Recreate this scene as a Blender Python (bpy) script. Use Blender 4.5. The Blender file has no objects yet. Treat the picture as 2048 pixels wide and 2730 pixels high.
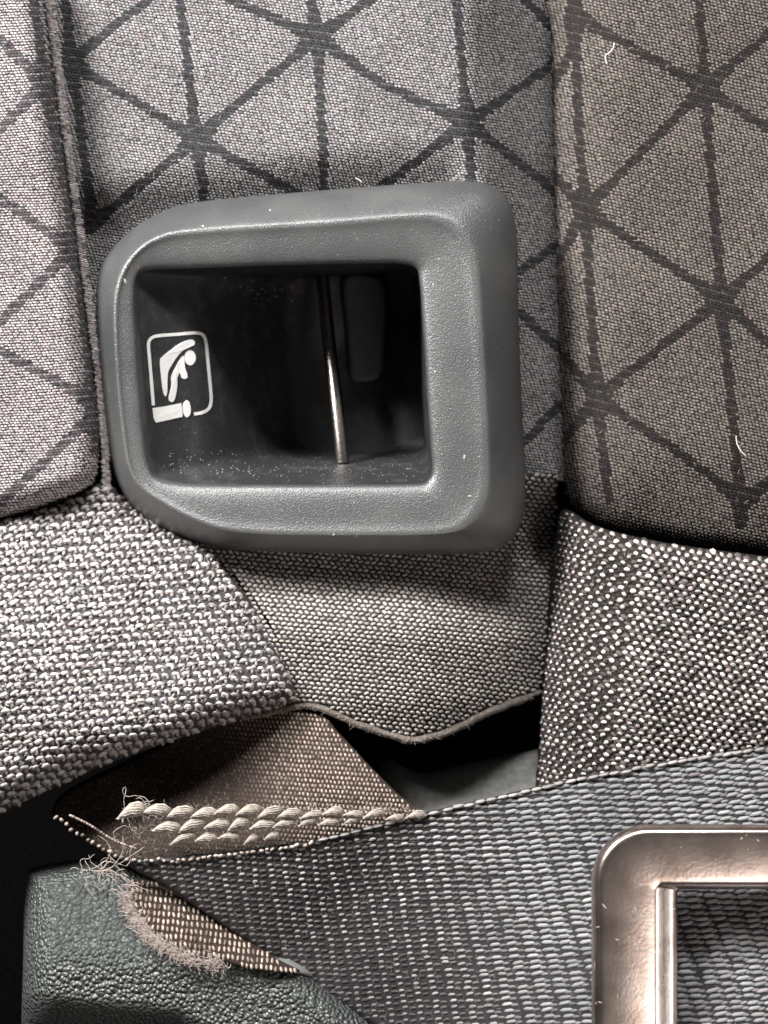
import bpy, math
import numpy as np
from mathutils import Vector
from mathutils.bvhtree import BVHTree

RNG = np.random.default_rng(7)
SC = bpy.context.scene
COL = SC.collection
D = 0.38                                   # camera distance to the reference plane, metres
U = 1e-4                                   # metres per photograph pixel on that plane

# ------------------------------------------------------------------ camera, world, light
cam = bpy.data.cameras.new('camera')
cam.sensor_fit = 'VERTICAL'
cam.angle_y = 2 * math.atan(1365 * U / D)
cam.clip_start = 0.01
cam.clip_end = 20
co = bpy.data.objects.new('camera', cam)
COL.objects.link(co)
co.location = (0, -D, 0)
co.rotation_euler = (math.pi / 2, 0, 0)
SC.camera = co
cam.dof.use_dof = True
cam.dof.focus_distance = 0.350
cam.dof.aperture_fstop = 13

w = bpy.data.worlds.new('World')
SC.world = w
w.use_nodes = True
w.node_tree.nodes['Background'].inputs[0].default_value = (0.62, 0.60, 0.60, 1)
w.node_tree.nodes['Background'].inputs[1].default_value = 0.06

def area(name, loc, target, size, power, color):
    l = bpy.data.lights.new(name, 'AREA')
    l.shape = 'RECTANGLE'
    l.size, l.size_y = size
    l.energy = power
    l.color = color
    o = bpy.data.objects.new(name, l)
    COL.objects.link(o)
    o.location = loc
    o.rotation_euler = (Vector(target) - Vector(loc)).to_track_quat('-Z', 'Y').to_euler()
    return o
area('window_light', (-0.44, -0.36, 0.44), (0, 0, -0.02), (0.24, 0.22), 14.5, (1.0, 0.968, 0.945))
area('added_rim_lamp', (0.02, -0.40, 0.60), (0.0, 0, -0.03), (0.24, 0.10), 6.0, (1.0, 0.98, 0.97))  # added overhead lamp for bright top rims, no such source known
area('added_warm_lamp', (0.34, -0.80, -0.34), (0.06, 0, -0.10), (0.34, 0.26), 1.5, (1.0, 0.87, 0.80))  # added warm lamp, placed to reflect in the metal frame
area('added_bevel_lamp', (0.50, -0.29, -0.24), (0.09, -0.05, -0.11), (0.10, 0.26), 0.34, (1.0, 0.98, 0.96))  # added small lamp that puts a glint on the frame's inner bevel

SC.view_settings.view_transform = 'Standard'
SC.view_settings.look = 'None'
SC.view_settings.exposure = 0
SC.view_settings.gamma = 1

# ------------------------------------------------------------------ helpers
def P(px, py, d):
    """photograph pixel + distance in front of the reference plane -> world"""
    px, py, d = np.broadcast_arrays(np.asarray(px, float), np.asarray(py, float), np.asarray(d, float))
    k = (D - d) / D
    return np.stack([(px - 1024) * U * k, -d, (1365 - py) * U * k], -1)

def smooth(x, a, b):
    t = np.clip((x - a) / (b - a), 0, 1)
    return t * t * (3 - 2 * t)

def cr(pts, n=8, closed=True):
    p = np.array(pts, float)
    m = len(p)
    out = []
    rng = range(m) if closed else range(m - 1)
    for i in rng:
        if closed:
            a, b, c, e = p[i - 1], p[i], p[(i + 1) % m], p[(i + 2) % m]
        else:
            a, b, c, e = p[max(i - 1, 0)], p[i], p[i + 1], p[min(i + 2, m - 1)]
        for k in range(n):
            t = k / n
            out.append(.5 * (2 * b + (c - a) * t + (2 * a - 5 * b + 4 * c - e) * t * t + (3 * b - a - 3 * c + e) * t ** 3))
    if not closed:
        out.append(p[-1])
    return np.array(out)

def seg_dist(X, Y, a, b):
    dx, dy = b[0] - a[0], b[1] - a[1]
    L = dx * dx + dy * dy + 1e-9
    t = np.clip(((X - a[0]) * dx + (Y - a[1]) * dy) / L, 0, 1)
    qx, qy = a[0] + t * dx, a[1] + t * dy
    return np.hypot(X - qx, Y - qy), qx, qy

def line_dist(X, Y, pts):
    best = np.full(np.shape(X), 1e9)
    for a, b in zip(pts[:-1], pts[1:]):
        best = np.minimum(best, seg_dist(X, Y, a, b)[0])
    return best

def poly_sd(X, Y, poly):
    best = np.full(X.shape, 1e9)
    qx = np.zeros_like(X); qy = np.zeros_like(X)
    inside = np.zeros(X.shape, bool)
    n = len(poly)
    for i in range(n):
        a, b = poly[i], poly[(i + 1) % n]
        dd, x, y = seg_dist(X, Y, a, b)
        m = dd < best
        best = np.where(m, dd, best); qx = np.where(m, x, qx); qy = np.where(m, y, qy)
        if a[1] != b[1]:
            c = ((a[1] > Y) != (b[1] > Y)) & (X < (b[0] - a[0]) * (Y - a[1]) / (b[1] - a[1]) + a[0])
            inside ^= c
    return np.where(inside, best, -best), qx, qy

def roll(sd, r, drop):
    t = np.clip(sd / r, 0, 1)
    return drop * (np.sqrt(np.maximum(0, 1 - (1 - t) ** 2)) - 1)

def vnoise(X, Y, s, seed=0):
    """smooth value noise, -1..1"""
    r = np.random.default_rng(seed)
    T = r.uniform(-1, 1, (64, 64))
    x = np.asarray(X) / s; y = np.asarray(Y) / s
    i = np.floor(x).astype(int); j = np.floor(y).astype(int)
    u = x - i; v = y - j
    u = u * u * (3 - 2 * u); v = v * v * (3 - 2 * v)
    g = lambda a, b: T[a % 64, b % 64]
    return (g(i, j) * (1 - u) + g(i + 1, j) * u) * (1 - v) + (g(i, j + 1) * (1 - u) + g(i + 1, j + 1) * u) * v

def link_mesh(name, verts, faces, material, parent=None, smooth_=True, colors=None, origin=None):
    me = bpy.data.meshes.new(name)
    verts = np.asarray(verts, float)
    if isinstance(faces, np.ndarray):
        faces = [faces]
    if faces and isinstance(faces[0], np.ndarray):
        nl = sum(f.size for f in faces); nf = sum(len(f) for f in faces)
        me.vertices.add(len(verts)); me.vertices.foreach_set('co', verts.astype(np.float32).ravel())
        me.loops.add(nl); me.polygons.add(nf)
        me.loops.foreach_set('vertex_index', np.concatenate([f.ravel() for f in faces]).astype(np.int32))
        tot = np.concatenate([np.full(len(f), f.shape[1]) for f in faces])
        st = np.concatenate([[0], np.cumsum(tot)[:-1]])
        me.polygons.foreach_set('loop_start', st.astype(np.int32))
        me.update(calc_edges=True); me.validate()
    else:
        me.from_pydata([tuple(v) for v in verts], [], [tuple(f) for f in faces])
        me.update()
    me.polygons.foreach_set('use_smooth', np.full(len(me.polygons), smooth_))
    if colors is not None:
        at = me.color_attributes.new('yarn', 'FLOAT_COLOR', 'POINT')
        c = np.ones((len(me.vertices), 4), np.float32); c[:, :3] = colors
        at.data.foreach_set('color', c.ravel())
    me.materials.append(material)
    o = bpy.data.objects.new(name, me)
    COL.objects.link(o)
    if parent is not None:
        o.parent = parent
        o.matrix_parent_inverse = parent.matrix_world.inverted() if parent.type != 'EMPTY' else parent.matrix_basis.inverted()
    return o

def tag(o, label=None, cat=None, group=None, kind=None):
    if label: o['label'] = label
    if cat: o['category'] = cat
    if group: o['group'] = group
    if kind: o['kind'] = kind
    return o

def thing(name, at, label, cat, group=None):
    o = bpy.data.objects.new(name, None)
    o.empty_display_size = 0.01
    COL.objects.link(o)
    o.location = tuple(P(*at))
    pass
    return tag(o, label, cat, group)

class Pad:
    """a soft body: outline in the photograph, depth function, real thickness"""
    def __init__(s, ctrl, hfun, g=7, n=6, raw=False, hole=None):
        s.poly = np.array(ctrl, float) if raw else cr(ctrl, n)
        lo = s.poly.min(0) - 3 * g; hi = s.poly.max(0) + 3 * g
        s.g = g; s.lo = lo
        s.nx = int((hi[0] - lo[0]) / g) + 2; s.ny = int((hi[1] - lo[1]) / g) + 2
        s.X, s.Y = np.meshgrid(lo[0] + g * np.arange(s.nx), lo[1] + g * np.arange(s.ny))
        s.sd, s.qx, s.qy = poly_sd(s.X, s.Y, s.poly)
        if hole is not None:
            hs, hx, hy = poly_sd(s.X, s.Y, hole)
            m = -hs < s.sd
            s.sd = np.where(m, -hs, s.sd); s.qx = np.where(m, hx, s.qx); s.qy = np.where(m, hy, s.qy)
        s.h = hfun
        s.H = hfun(s.X, s.Y, np.maximum(s.sd, 0))
    def _bl(s, A, x, y):
        fx = np.clip((x - s.lo[0]) / s.g, 0, s.nx - 1.001); fy = np.clip((y - s.lo[1]) / s.g, 0, s.ny - 1.001)
        i = fx.astype(int); j = fy.astype(int); u = fx - i; v = fy - j
        return (A[j, i] * (1 - u) + A[j, i + 1] * u) * (1 - v) + (A[j + 1, i] * (1 - u) + A[j + 1, i + 1] * u) * v
    def d(s, x, y): return s._bl(s.H, np.asarray(x, float), np.asarray(y, float))
    def inside(s, x, y): return s._bl(s.sd, np.asarray(x, float), np.asarray(y, float))
    def build(s, name, material, parent, thick=0.012, colors=None):
        ins = s.sd > 0
        cell = ins[:-1, :-1] | ins[1:, :-1] | ins[:-1, 1:] | ins[1:, 1:]
        use = np.zeros_like(ins)
        use[:-1, :-1] |= cell; use[1:, :-1] |= cell; use[:-1, 1:] |= cell; use[1:, 1:] |= cell
        idx = np.full(ins.shape, -1); idx[use] = np.arange(use.sum())
        x = np.where(ins, s.X, s.qx)[use]; y = np.where(ins, s.Y, s.qy)[use]
        sd = np.maximum(s.sd, 0)[use]
        h = s.h(x, y, sd)
        j, i = np.nonzero(cell)
        q = np.stack([idx[j, i], idx[j + 1, i], idx[j + 1, i + 1], idx[j, i + 1]], 1)
        N = len(x)
        V = np.concatenate([P(x, y, h), P(x, y, h - thick)])
        e = np.concatenate([q[:, [0, 1]], q[:, [1, 2]], q[:, [2, 3]], q[:, [3, 0]]])
        key = np.sort(e, 1); key = key[:, 0] * (N + 1) + key[:, 1]
        _, inv, cnt = np.unique(key, return_inverse=True, return_counts=True)
        b = e[cnt[inv] == 1]
        side = np.stack([b[:, 1], b[:, 0], b[:, 0] + N, b[:, 1] + N], 1)
        F = [np.concatenate([q, q[:, ::-1] + N, side])]
        return link_mesh(name, V, F, material, parent, colors=colors)

RING = np.array([[math.cos(a), math.sin(a)] for a in np.arange(6) * math.pi / 3])
def grains(name, pad, cx, cy, ang, lx, ly, h, col, material, parent, lift=0.0, margin=3, bend=0.0):
    """many small yarn floats lying on a pad, joined into one mesh"""
    cx = np.asarray(cx, float); cy = np.asarray(cy, float)
    keep = pad.inside(cx, cy) > margin
    f = lambda a: np.broadcast_to(np.asarray(a, float), keep.shape)[keep][:, None]
    ang, lx, ly, h, bend = f(ang), f(lx), f(ly), f(h), f(bend)
    col = np.broadcast_to(col, keep.shape + (3,))[keep]
    cx, cy = cx[keep][:, None], cy[keep][:, None]
    n = len(cx)
    tx = np.concatenate([RING[:, 0], RING[:, 0] * .78, [0]])[None]
    ty = np.concatenate([RING[:, 1], RING[:, 1] * .72, [0]])[None]
    tz = np.concatenate([np.full(6, -.35), np.full(6, .68), [1]])[None]
    ox = tx * lx; oy = ty * ly + bend * ly * (tx * tx)
    x = cx + ox * np.cos(ang) - oy * np.sin(ang)
    y = cy + ox * np.sin(ang) + oy * np.cos(ang)
    d = pad.d(x, y) + tz * h + lift
    V = P(x, y, d).reshape(-1, 3)
    base = (np.arange(n) * 13)[:, None]
    k = np.arange(6); k1 = (k + 1) % 6
    q = np.stack([k, k + 6, k1 + 6, k1], 1)
    t = np.stack([k + 6, np.full(6, 12), k1 + 6], 1)
    Q = (base[:, :, None] + q[None]).reshape(-1, 4); T = (base[:, :, None] + t[None]).reshape(-1, 3)
    o = link_mesh(name, V, [Q, T], material, parent, colors=np.repeat(col, 13, 0))
    o['kind'] = 'stuff'
    return o

def lattice(x0, x1, y0, y1, px, py, rot=0.0, stagger=0.5, jit=0.1):
    """staggered lattice covering a box, rotated by rot about its centre"""
    cx, cy = (x0 + x1) / 2, (y0 + y1) / 2
    R = math.hypot(x1 - x0, y1 - y0) / 2
    i = np.arange(-int(R / px) - 1, int(R / px) + 2); j = np.arange(-int(R / py) - 1, int(R / py) + 2)
    I, J = np.meshgrid(i, j)
    s = (I + stagger * J - np.floor(stagger * J / 1)) * px + RNG.normal(0, jit * px, I.shape)
    t = J * py + RNG.normal(0, jit * py, I.shape)
    x = cx + s * math.cos(rot) - t * math.sin(rot); y = cy + s * math.sin(rot) + t * math.cos(rot)
    m = (x > x0) & (x < x1) & (y > y0) & (y < y1)
    return x[m], y[m], I[m], J[m]

def tube(paths, r, sides=5, taper=True):
    """list of (n,3) polylines -> one set of verts and quads"""
    V, F = [], []
    off = 0
    for p in paths:
        p = np.asarray(p, float); n = len(p)
        tg = np.gradient(p, axis=0); tg /= np.linalg.norm(tg, axis=1)[:, None] + 1e-12
        ref = np.array([0.13, 1.0, 0.21]); ref /= np.linalg.norm(ref)
        a = np.cross(tg, ref); a /= np.linalg.norm(a, axis=1)[:, None] + 1e-9
        b = np.cross(tg, a)
        rr = np.broadcast_to(np.asarray(r, float), (n,)).copy()
        if taper: rr = rr * np.clip(np.minimum(np.arange(n), np.arange(n)[::-1]) / max(1, n * .12) + .25, .25, 1)
        th = np.arange(sides) * 2 * math.pi / sides
        ring = p[:, None] + rr[:, None, None] * (np.cos(th)[None, :, None] * a[:, None] + np.sin(th)[None, :, None] * b[:, None])
        V.append(ring.reshape(-1, 3))
        i, k = np.meshgrid(np.arange(n - 1), np.arange(sides), indexing='ij')
        i = i.ravel(); k = k.ravel(); k1 = (k + 1) % sides
        F.append(off + np.stack([i * sides + k, i * sides + k1, (i + 1) * sides + k1, (i + 1) * sides + k], 1))
        off += n * sides
    return np.concatenate(V), np.concatenate(F)

# ------------------------------------------------------------------ materials
def mat(name, color, rough=.8, metal=0, spec=.5, noise=None, bump=None, attr=False, sheen=0, coat=0, voronoi=None):
    m = bpy.data.materials.new(name)
    m.use_nodes = True
    nt = m.node_tree; N = nt.nodes; L = nt.links
    b = N['Principled BSDF']
    b.inputs['Base Color'].default_value = (*color, 1)
    b.inputs['Roughness'].default_value = rough
    b.inputs['Metallic'].default_value = metal
    b.inputs['Specular IOR Level'].default_value = spec
    b.inputs['Sheen Weight'].default_value = sheen
    b.inputs['Coat Weight'].default_value = coat
    tc = N.new('ShaderNodeTexCoord')
    src = None
    if attr:
        a = N.new('ShaderNodeAttribute'); a.attribute_name = 'yarn'
        src = a.outputs['Color']
    if noise:                                # (scale, amount, second colour)
        n = N.new('ShaderNodeTexNoise'); n.inputs['Scale'].default_value = noise[0]; n.inputs['Detail'].default_value = 6
        L.new(tc.outputs['Object'], n.inputs['Vector'])
        r = N.new('ShaderNodeValToRGB'); r.color_ramp.elements[0].position = noise[3] if len(noise) > 3 else .35
        r.color_ramp.elements[1].position = noise[4] if len(noise) > 4 else .7
        L.new(n.outputs['Fac'], r.inputs['Fac'])
        mx = N.new('ShaderNodeMix'); mx.data_type = 'RGBA'
        mu = N.new('ShaderNodeMath'); mu.operation = 'MULTIPLY'; mu.inputs[1].default_value = noise[1]
        L.new(r.outputs['Color'], mu.inputs[0]); L.new(mu.outputs[0], mx.inputs['Factor'])
        if src: L.new(src, mx.inputs['A'])
        else: mx.inputs['A'].default_value = (*color, 1)
        mx.inputs['B'].default_value = (*noise[2], 1)
        src = mx.outputs['Result']
    if src: L.new(src, b.inputs['Base Color'])
    prev = None
    if voronoi:                              # (scale, strength): pebbled hide
        v = N.new('ShaderNodeTexVoronoi'); v.feature = 'F1'; v.inputs['Scale'].default_value = voronoi[0]
        wn = N.new('ShaderNodeTexNoise'); wn.inputs['Scale'].default_value = voronoi[0] * .5
        ad = N.new('ShaderNodeMixRGB'); ad.blend_type = 'LINEAR_LIGHT'; ad.inputs[0].default_value = .0004
        L.new(tc.outputs['Object'], wn.inputs['Vector']); L.new(tc.outputs['Object'], ad.inputs[1]); L.new(wn.outputs['Color'], ad.inputs[2])
        L.new(ad.outputs[0], v.inputs['Vector'])
        bp = N.new('ShaderNodeBump'); bp.inputs['Strength'].default_value = voronoi[1]; bp.inputs['Distance'].default_value = .0016
        bp.invert = True
        L.new(v.outputs['Distance'], bp.inputs['Height'])
        prev = bp.outputs['Normal']
    if bump:                                 # (scale, strength)
        n2 = N.new('ShaderNodeTexNoise'); n2.inputs['Scale'].default_value = bump[0]; n2.inputs['Detail'].default_value = 4
        L.new(tc.outputs['Object'], n2.inputs['Vector'])
        bp = N.new('ShaderNodeBump'); bp.inputs['Strength'].default_value = bump[1]; bp.inputs['Distance'].default_value = .0004
        L.new(n2.outputs['Fac'], bp.inputs['Height'])
        if prev: L.new(prev, bp.inputs['Normal'])
        prev = bp.outputs['Normal']
    if prev: L.new(prev, b.inputs['Normal'])
    return m

M = {}
M['yarn'] = mat('yarn', (.4, .4, .4), .7, attr=True, spec=.25, sheen=.05, bump=(5200, .9))
M['shiny_yarn'] = mat('webbing_yarn', (.4, .4, .4), .5, attr=True, spec=.4, bump=(4500, .6))
M['backing'] = mat('dark_weave_backing', (.035, .034, .036), .95, spec=.12, noise=(900, .6, (.07, .068, .07)), bump=(2500, .5))
M['backing_warm'] = mat('dark_brown_weave_backing', (.018, .0145, .013), .95, spec=.12, noise=(900, .6, (.035, .03, .028)), bump=(2500, .5))
M['plastic'] = mat('grey_moulded_plastic', (.050, .053, .054), .35, spec=1.0, noise=(40, .6, (.115, .116, .114), .42, .75), bump=(2600, .45))
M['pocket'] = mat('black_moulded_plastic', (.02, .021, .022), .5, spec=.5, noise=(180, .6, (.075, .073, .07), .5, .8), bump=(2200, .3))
M['print'] = mat('white_print', (.74, .735, .72), .6, noise=(700, .5, (.55, .54, .52), .5, .8), bump=(3000, .2))
M['steel'] = mat('worn_steel', (.82, .71, .65), .25, metal=1, noise=(150, .75, (.48, .39, .345), .42, .68), bump=(1200, .05))  # salmon tint puts the warm reflection into the base colour
M['rod'] = mat('worn_steel_rod', (.34, .32, .30), .28, metal=1, noise=(700, .6, (.25, .22, .19), .45, .7), bump=(1500, .3))
M['trim'] = mat('grained_green_grey_plastic', (.062, .070, .066), .42, spec=.6, voronoi=(900, .75), noise=(60, .5, (.10, .112, .105)))
M['dark'] = mat('black_plastic', (.012, .012, .013), .6, spec=.2, bump=(900, .3))
M['grey_trim'] = mat('dusty_grey_plastic', (.13, .133, .127), .7, noise=(500, .6, (.27, .265, .25)), bump=(1500, .6))
M['gap_black'] = mat('near_black_gap', (.002, .002, .002), 1.0, spec=.02, noise=(800, .5, (.006, .005, .005)), bump=(1200, .6))  # near-black colour stands for the shade in gaps
M['thread'] = mat('pale_thread', (.52, .47, .42), .75, spec=.2, noise=(700, .7, (.30, .25, .21)), bump=(4000, 1.0))
M['hem'] = mat('tan_overlocked_edge', (.15, .125, .105), .9, noise=(900, .8, (.05, .043, .036)), bump=(2200, 1.0), sheen=.3)
M['fluff'] = mat('pink_grey_fluff', (.50, .42, .375), .9, sheen=.3)
M['dust'] = mat('pale_dust', (.42, .40, .38), .9)
M['lint'] = mat('white_lint', (.85, .83, .80), .8)

def tint(base, n, spread=.16, hue=.02):
    b = np.array(base)[None]
    v = np.clip(1 + RNG.normal(0, spread, (n, 1)), .35, 1.7)
    return np.clip(b * v + RNG.normal(0, hue, (n, 3)) * b, .005, .95)

# ================================================================== THE SETTING
gap_sheet = Pad([(-500, -300), (2550, -300), (2550, 3100), (-500, 3100)], lambda x, y, s: -.085 + 0 * x, g=120, raw=True)
o = gap_sheet.build('floor', M['gap_black'], None, thick=.02)  # upright near-black sheet holding the shade of the gaps, no real floor
tag(o, kind='structure')

# ================================================================== BACKREST
S = 2048 / 1659
def sc(pts): return [(x * S, y * S) for x, y in pts]

LINES_C = [[(185, 167), (395, 0), (440, -40)], [(185, 167), (525, 370)], [(173, -30), (185, 136), (204, 259), (238, 525), (245, 600)],
           [(478, -20), (525, 370), (543, 494), (545, 560)], [(525, 370), (846, 100)], [(846, 100), (1010, -15)],
           [(560, -30), (617, 0), (846, 100), (1024, 228), (1247, 327)], [(827, -20), (846, 100), (864, 432), (866, 520)],
           [(525, 370), (740, 488), (800, 520)], [(525, 370), (309, 549), (235, 600)], [(1216, -20), (1247, 327), (1259, 500)],
           [(1247, 327), (1450, 190), (1520, 120)], [(1247, 327), (1440, 480), (1500, 530)], [(1247, 327), (1060, 470), (1000, 510)],
           [(1380, -20), (1470, 70)], [(1385, 725), (1480, 660)], [(1385, 835), (1490, 930)], [(1400, 1180), (1490, 1080)]]
NODES_C = [(185, 167), (525, 370), (846, 100), (1247, 327), (235, 600)]
LINES_L = [[(0, 105), (120, 225)], [(120, 225), (0, 345)], [(89, -20), (120, 225), (200, 630), (250, 1090), (255, 1200)],
           [(-20, 515), (197, 665)], [(197, 665), (-10, 870)], [(-20, 925), (250, 1070)], [(250, 1110), (35, 1310), (0, 1340)]]
NODES_L = [(120, 225), (197, 660), (252, 1085)]
LINES_R = [[(1530, 40), (1880, 235), (2070, 358)], [(1864, -20), (1880, 235), (1925, 800), (1965, 1240), (1975, 1400)], [(1880, 235), (2070, 75)],
           [(1880, 235), (1560, 560)], [(1530, -20), (1545, 350), (1560, 560)], [(1560, 560), (1575, 800), (1592, 1060)],
           [(1560, 560), (1925, 800), (2070, 935)], [(1925, 800), (2070, 670)], [(1925, 800), (1592, 1060)],
           [(1592, 1060), (1800, 1200), (1985, 1340)], [(1592, 1060), (1622, 1330)], [(1560, 560), (1480, 470)], [(1560, 560), (1485, 700)],
           [(1592, 1060), (1505, 950)], [(1592, 1060), (1510, 1170)], [(1530, 40), (1525, 130), (1465, 240)], [(1985, 1340), (2070, 1270)]]
NODES_R = [(1530, 40), (1880, 235), (1560, 560), (1925, 800), (1592, 1060), (1985, 1340)]

def pattern(x, y, lines, nodes, w=12):
    nd = np.full(x.shape, 1e9)
    for a in nodes: nd = np.minimum(nd, np.hypot(x - a[0], y - a[1]))
    best = np.full(x.shape, 1e9)
    for l in lines: best = np.minimum(best, line_dist(x, y, l))
    wd = w + 14 * np.exp(-(nd / 55) ** 2) + RNG.normal(0, .6, x.shape)
    return (best < wd) | (nd < 26)

def upholstery(name, part, pad, box, rot, lines, nodes, light, dark, material, pitch=(9.8, 7.4), w=12):
    x, y, I, J = lattice(*box, pitch[0], pitch[1], rot, stagger=.36, jit=.07)
    wob = 3.0 * vnoise(x, y, 130, 3)
    y = y + wob
    n = len(x)
    dk = pattern(x, y, lines, nodes, w)
    c = tint(light, n, .20, .03)
    fade = 1 + .13 * vnoise(x, y, 90, 5)
    c *= fade[:, None]
    dkc = tint(dark, n, .35, .05)
    ticks = (J % 3 == 0)
    dkc[ticks] *= 2.6
    c = np.where(dk[:, None], dkc, c)
    h = np.where(dk, .00016, .00026) * RNG.uniform(.75, 1.25, n)
    o = grains(name, pad, x, y, rot + .30 + RNG.normal(0, .12, n), pitch[0] * .56, pitch[1] * .50, h, c, material, part)
    return o

back = thing('car_seat', (1024, 700, -.03), 'grey patterned backrest upholstery with dark crossing lines above the knit seat panels', 'car seat back')
# centre panel, sunk behind the plastic bezel and rolling away into the crease on its right
def h_centre(x, y, s):
    crease = 1462 + 24 * smooth(y, 200, 1300)
    t = np.clip((crease - x) / 240, 0, 1)
    return -.013 - .00014 * 14 * np.log1p(np.exp(np.clip((x - 1250 - .01 * y) / 14, -40, 40))) - .006 * smooth(200 + .085 * y - x, -90, 60) \
        - .010 * smooth(y, 400 - .1 * (x - 700), 600 - .1 * (x - 700)) * smooth(1300 - x, 0, 120) + .0006 * vnoise(x, y, 170, 1)
centre = Pad([(90, -60), (600, -60), (1480, -60), (1500, 300), (1505, 800), (1510, 1285), (900, 1290), (300, 1330), (240, 1280), (190, 900), (140, 500)], h_centre, raw=True,
             hole=cr([(330, 640), (480, 600), (800, 580), (1200, 570), (1290, 640), (1310, 1000), (1320, 1300), (1200, 1380), (600, 1380), (400, 1300), (320, 1100), (300, 800)], 5))
part = centre.build('cover_panel', M['backing'], back, .01)
upholstery('woven_yarn', part, centre, (90, 1510, -50, 1290), math.radians(8), LINES_C, NODES_C, (.32, .305, .305), (.030, .030, .032), M['yarn'])
# left bolster: yarn painted paler and pinker to carry the brighter light
def h_left(x, y, s):
    return .004 + roll(s, 70, .016) - .000012 * np.maximum(0, x) * .3 + .001 * vnoise(x, y, 200, 2)
left = Pad([(-200, -150), (60, -150), (112, -40), (142, 185), (170, 390), (205, 640), (236, 880), (262, 1090), (268, 1200), (250, 1290), (160, 1335), (0, 1388), (-200, 1430)], h_left)
part = left.build('bolster', M['backing'], back, .015)
part['label'] = 'grey bolster with pinkish light painted in and a sewn edge along the left side'
upholstery('woven_yarn', part, left, (-30, 280, -30, 1400), math.radians(-4), LINES_L, NODES_L, (.44, .395, .40), (.085, .075, .078), M['yarn'], w=13)
# pale yarn row shaping the bolster's sewn edge that catches the light
wl = cr([(128, -40), (152, 185), (178, 390), (212, 640), (243, 880), (268, 1090), (276, 1180), (280, 1300)], 40, False)
x = wl[:, 0] + RNG.normal(0, 1.5, len(wl)); y = wl[:, 1]
n = len(x)
xx = np.concatenate([x, x + 9]); yy = np.concatenate([y, y + 3])
big = Pad([(-100, -200), (500, -200), (500, 1500), (-100, 1500)], lambda x, y, s: -.0085 + 0 * x, g=60, raw=True)
grains('bolster_edge_yarn', big, xx, yy, math.radians(10), RNG.uniform(5, 11, 2 * n), 3.6, .0005, tint((.36, .325, .32), 2 * n, .35), M['yarn'], back)
# right bolster: yarn and backing painted darker and warmer for its dimmer light
def h_right(x, y, s):
    e = 1470 + 34 * smooth(y, 0, 1350)
    t = np.clip((x - e) / 210, 0, 1)
    return -.008 - .030 * (1 - np.sqrt(1 - (1 - t) ** 2 + 1e-9)) + roll(s, 60, .010) + .012 * (np.sqrt(np.maximum(0, 1 - np.clip((y - 1090 - .16 * (x - 1500)) / 330, 0, .97) ** 2)) - 1) + .0012 * vnoise(x, y, 210, 4) - .006 * smooth(y, 1150, 1480)
right = Pad([(1462, -150), (1466, 100), (1474, 400), (1484, 800), (1494, 1100), (1505, 1300), (1530, 1368), (1600, 1402), (1720, 1440), (1900, 1472), (2100, 1498), (2300, 1510), (2300, -150)], h_right)
part = right.build('bolster', M['backing_warm'], back, .015)
part['label'] = 'grey bolster, warm brown shade painted in, on the right of the deep crease'
upholstery('woven_yarn', part, right, (1460, 2090, -30, 1520), math.radians(14), LINES_R, NODES_R, (.165, .145, .131), (.016, .0135, .013), M['yarn'], pitch=(10.6, 8.0))

# ================================================================== RELEASE POCKET (plastic bezel)
bez = thing('release_pocket', (850, 1450, -.02), 'grey plastic bezel around a dark recessed pocket with a white folding seat symbol', 'latch bezel')
O_ = sc([(430, 437), (700, 412), (900, 397), (1000, 392), (1075, 410), (1112, 480), (1118, 650), (1125, 850), (1133, 1020), (1130, 1110), (1098, 1170), (1020, 1195), (800, 1196), (570, 1190), (450, 1178), (325, 1125), (258, 1050), (232, 930), (214, 750), (212, 600), (255, 525), (330, 468)])
C_ = sc([(440, 500), (700, 484), (880, 470), (940, 472), (990, 500), (1020, 570), (1032, 680), (1042, 850), (1048, 1000), (1042, 1070), (1012, 1120), (955, 1148), (780, 1152), (580, 1150), (460, 1135), (355, 1085), (290, 1030), (266, 920), (252, 750), (254, 635), (285, 560), (345, 515)])
I_ = sc([(430, 578), (650, 571), (800, 568), (860, 568), (899, 578), (908, 610), (915, 700), (925, 860), (932, 960), (935, 1010), (927, 1036), (900, 1047), (750, 1049), (560, 1049), (420, 1048), (345, 1035), (322, 1000), (312, 920), (300, 760), (294, 650), (298, 598), (325, 583)])
M_ = sc([(520, 592), (670, 587), (800, 582), (860, 582), (893, 590), (901, 618), (908, 700), (916, 855), (923, 945), (926, 980), (916, 996), (890, 1004), (760, 1006), (620, 1006), (540, 1004), (490, 990), (468, 960), (458, 890), (446, 760), (438, 670), (445, 618), (475, 600)])
G_ = sc([(660, 600), (720, 596), (800, 592), (860, 592), (888, 598), (896, 625), (901, 700), (908, 850), (914, 925), (916, 955), (906, 967), (880, 972), (790, 975), (720, 975), (690, 972), (660, 960), (648, 930), (642, 880), (632, 760), (626, 680), (632, 630), (645, 610)])
def loop(pts, d, shrink=0.0, n=8):
    p = cr(pts, n)
    c = p.mean(0)
    p = p + (c - p) * shrink
    dd = np.broadcast_to(np.asarray(d, float), (len(pts),))
    dd = cr([(v, 0) for v in dd], n)[:, 0]
    return np.column_stack([p, dd])
def lerp(a, b, t): return a + (b - a) * t
LEFT = {14: .5, 15: .8, 16: 1, 17: 1, 18: 1, 19: 1, 20: .9, 21: .6, 0: .3}
dm = np.full(22, -.022); dg = np.full(22, -.05)
for k, v in LEFT.items(): dm[k] = -.022 + .008 * v
A0 = loop(O_, -.028, .02); A1 = loop(O_, -.012, .004); A2 = loop(O_, -.0085); CC = loop(C_, .0035); II = loop(I_, .0008)
MM = loop(M_, dm); GG = loop(G_, dg)
ob = lerp(A2, CC, .25); ob[:, 2] = lerp(A2, CC, .45)[:, 2]
oc = lerp(A2, CC, .8); oc[:, 2] = lerp(A2, CC, .93)[:, 2]
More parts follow.
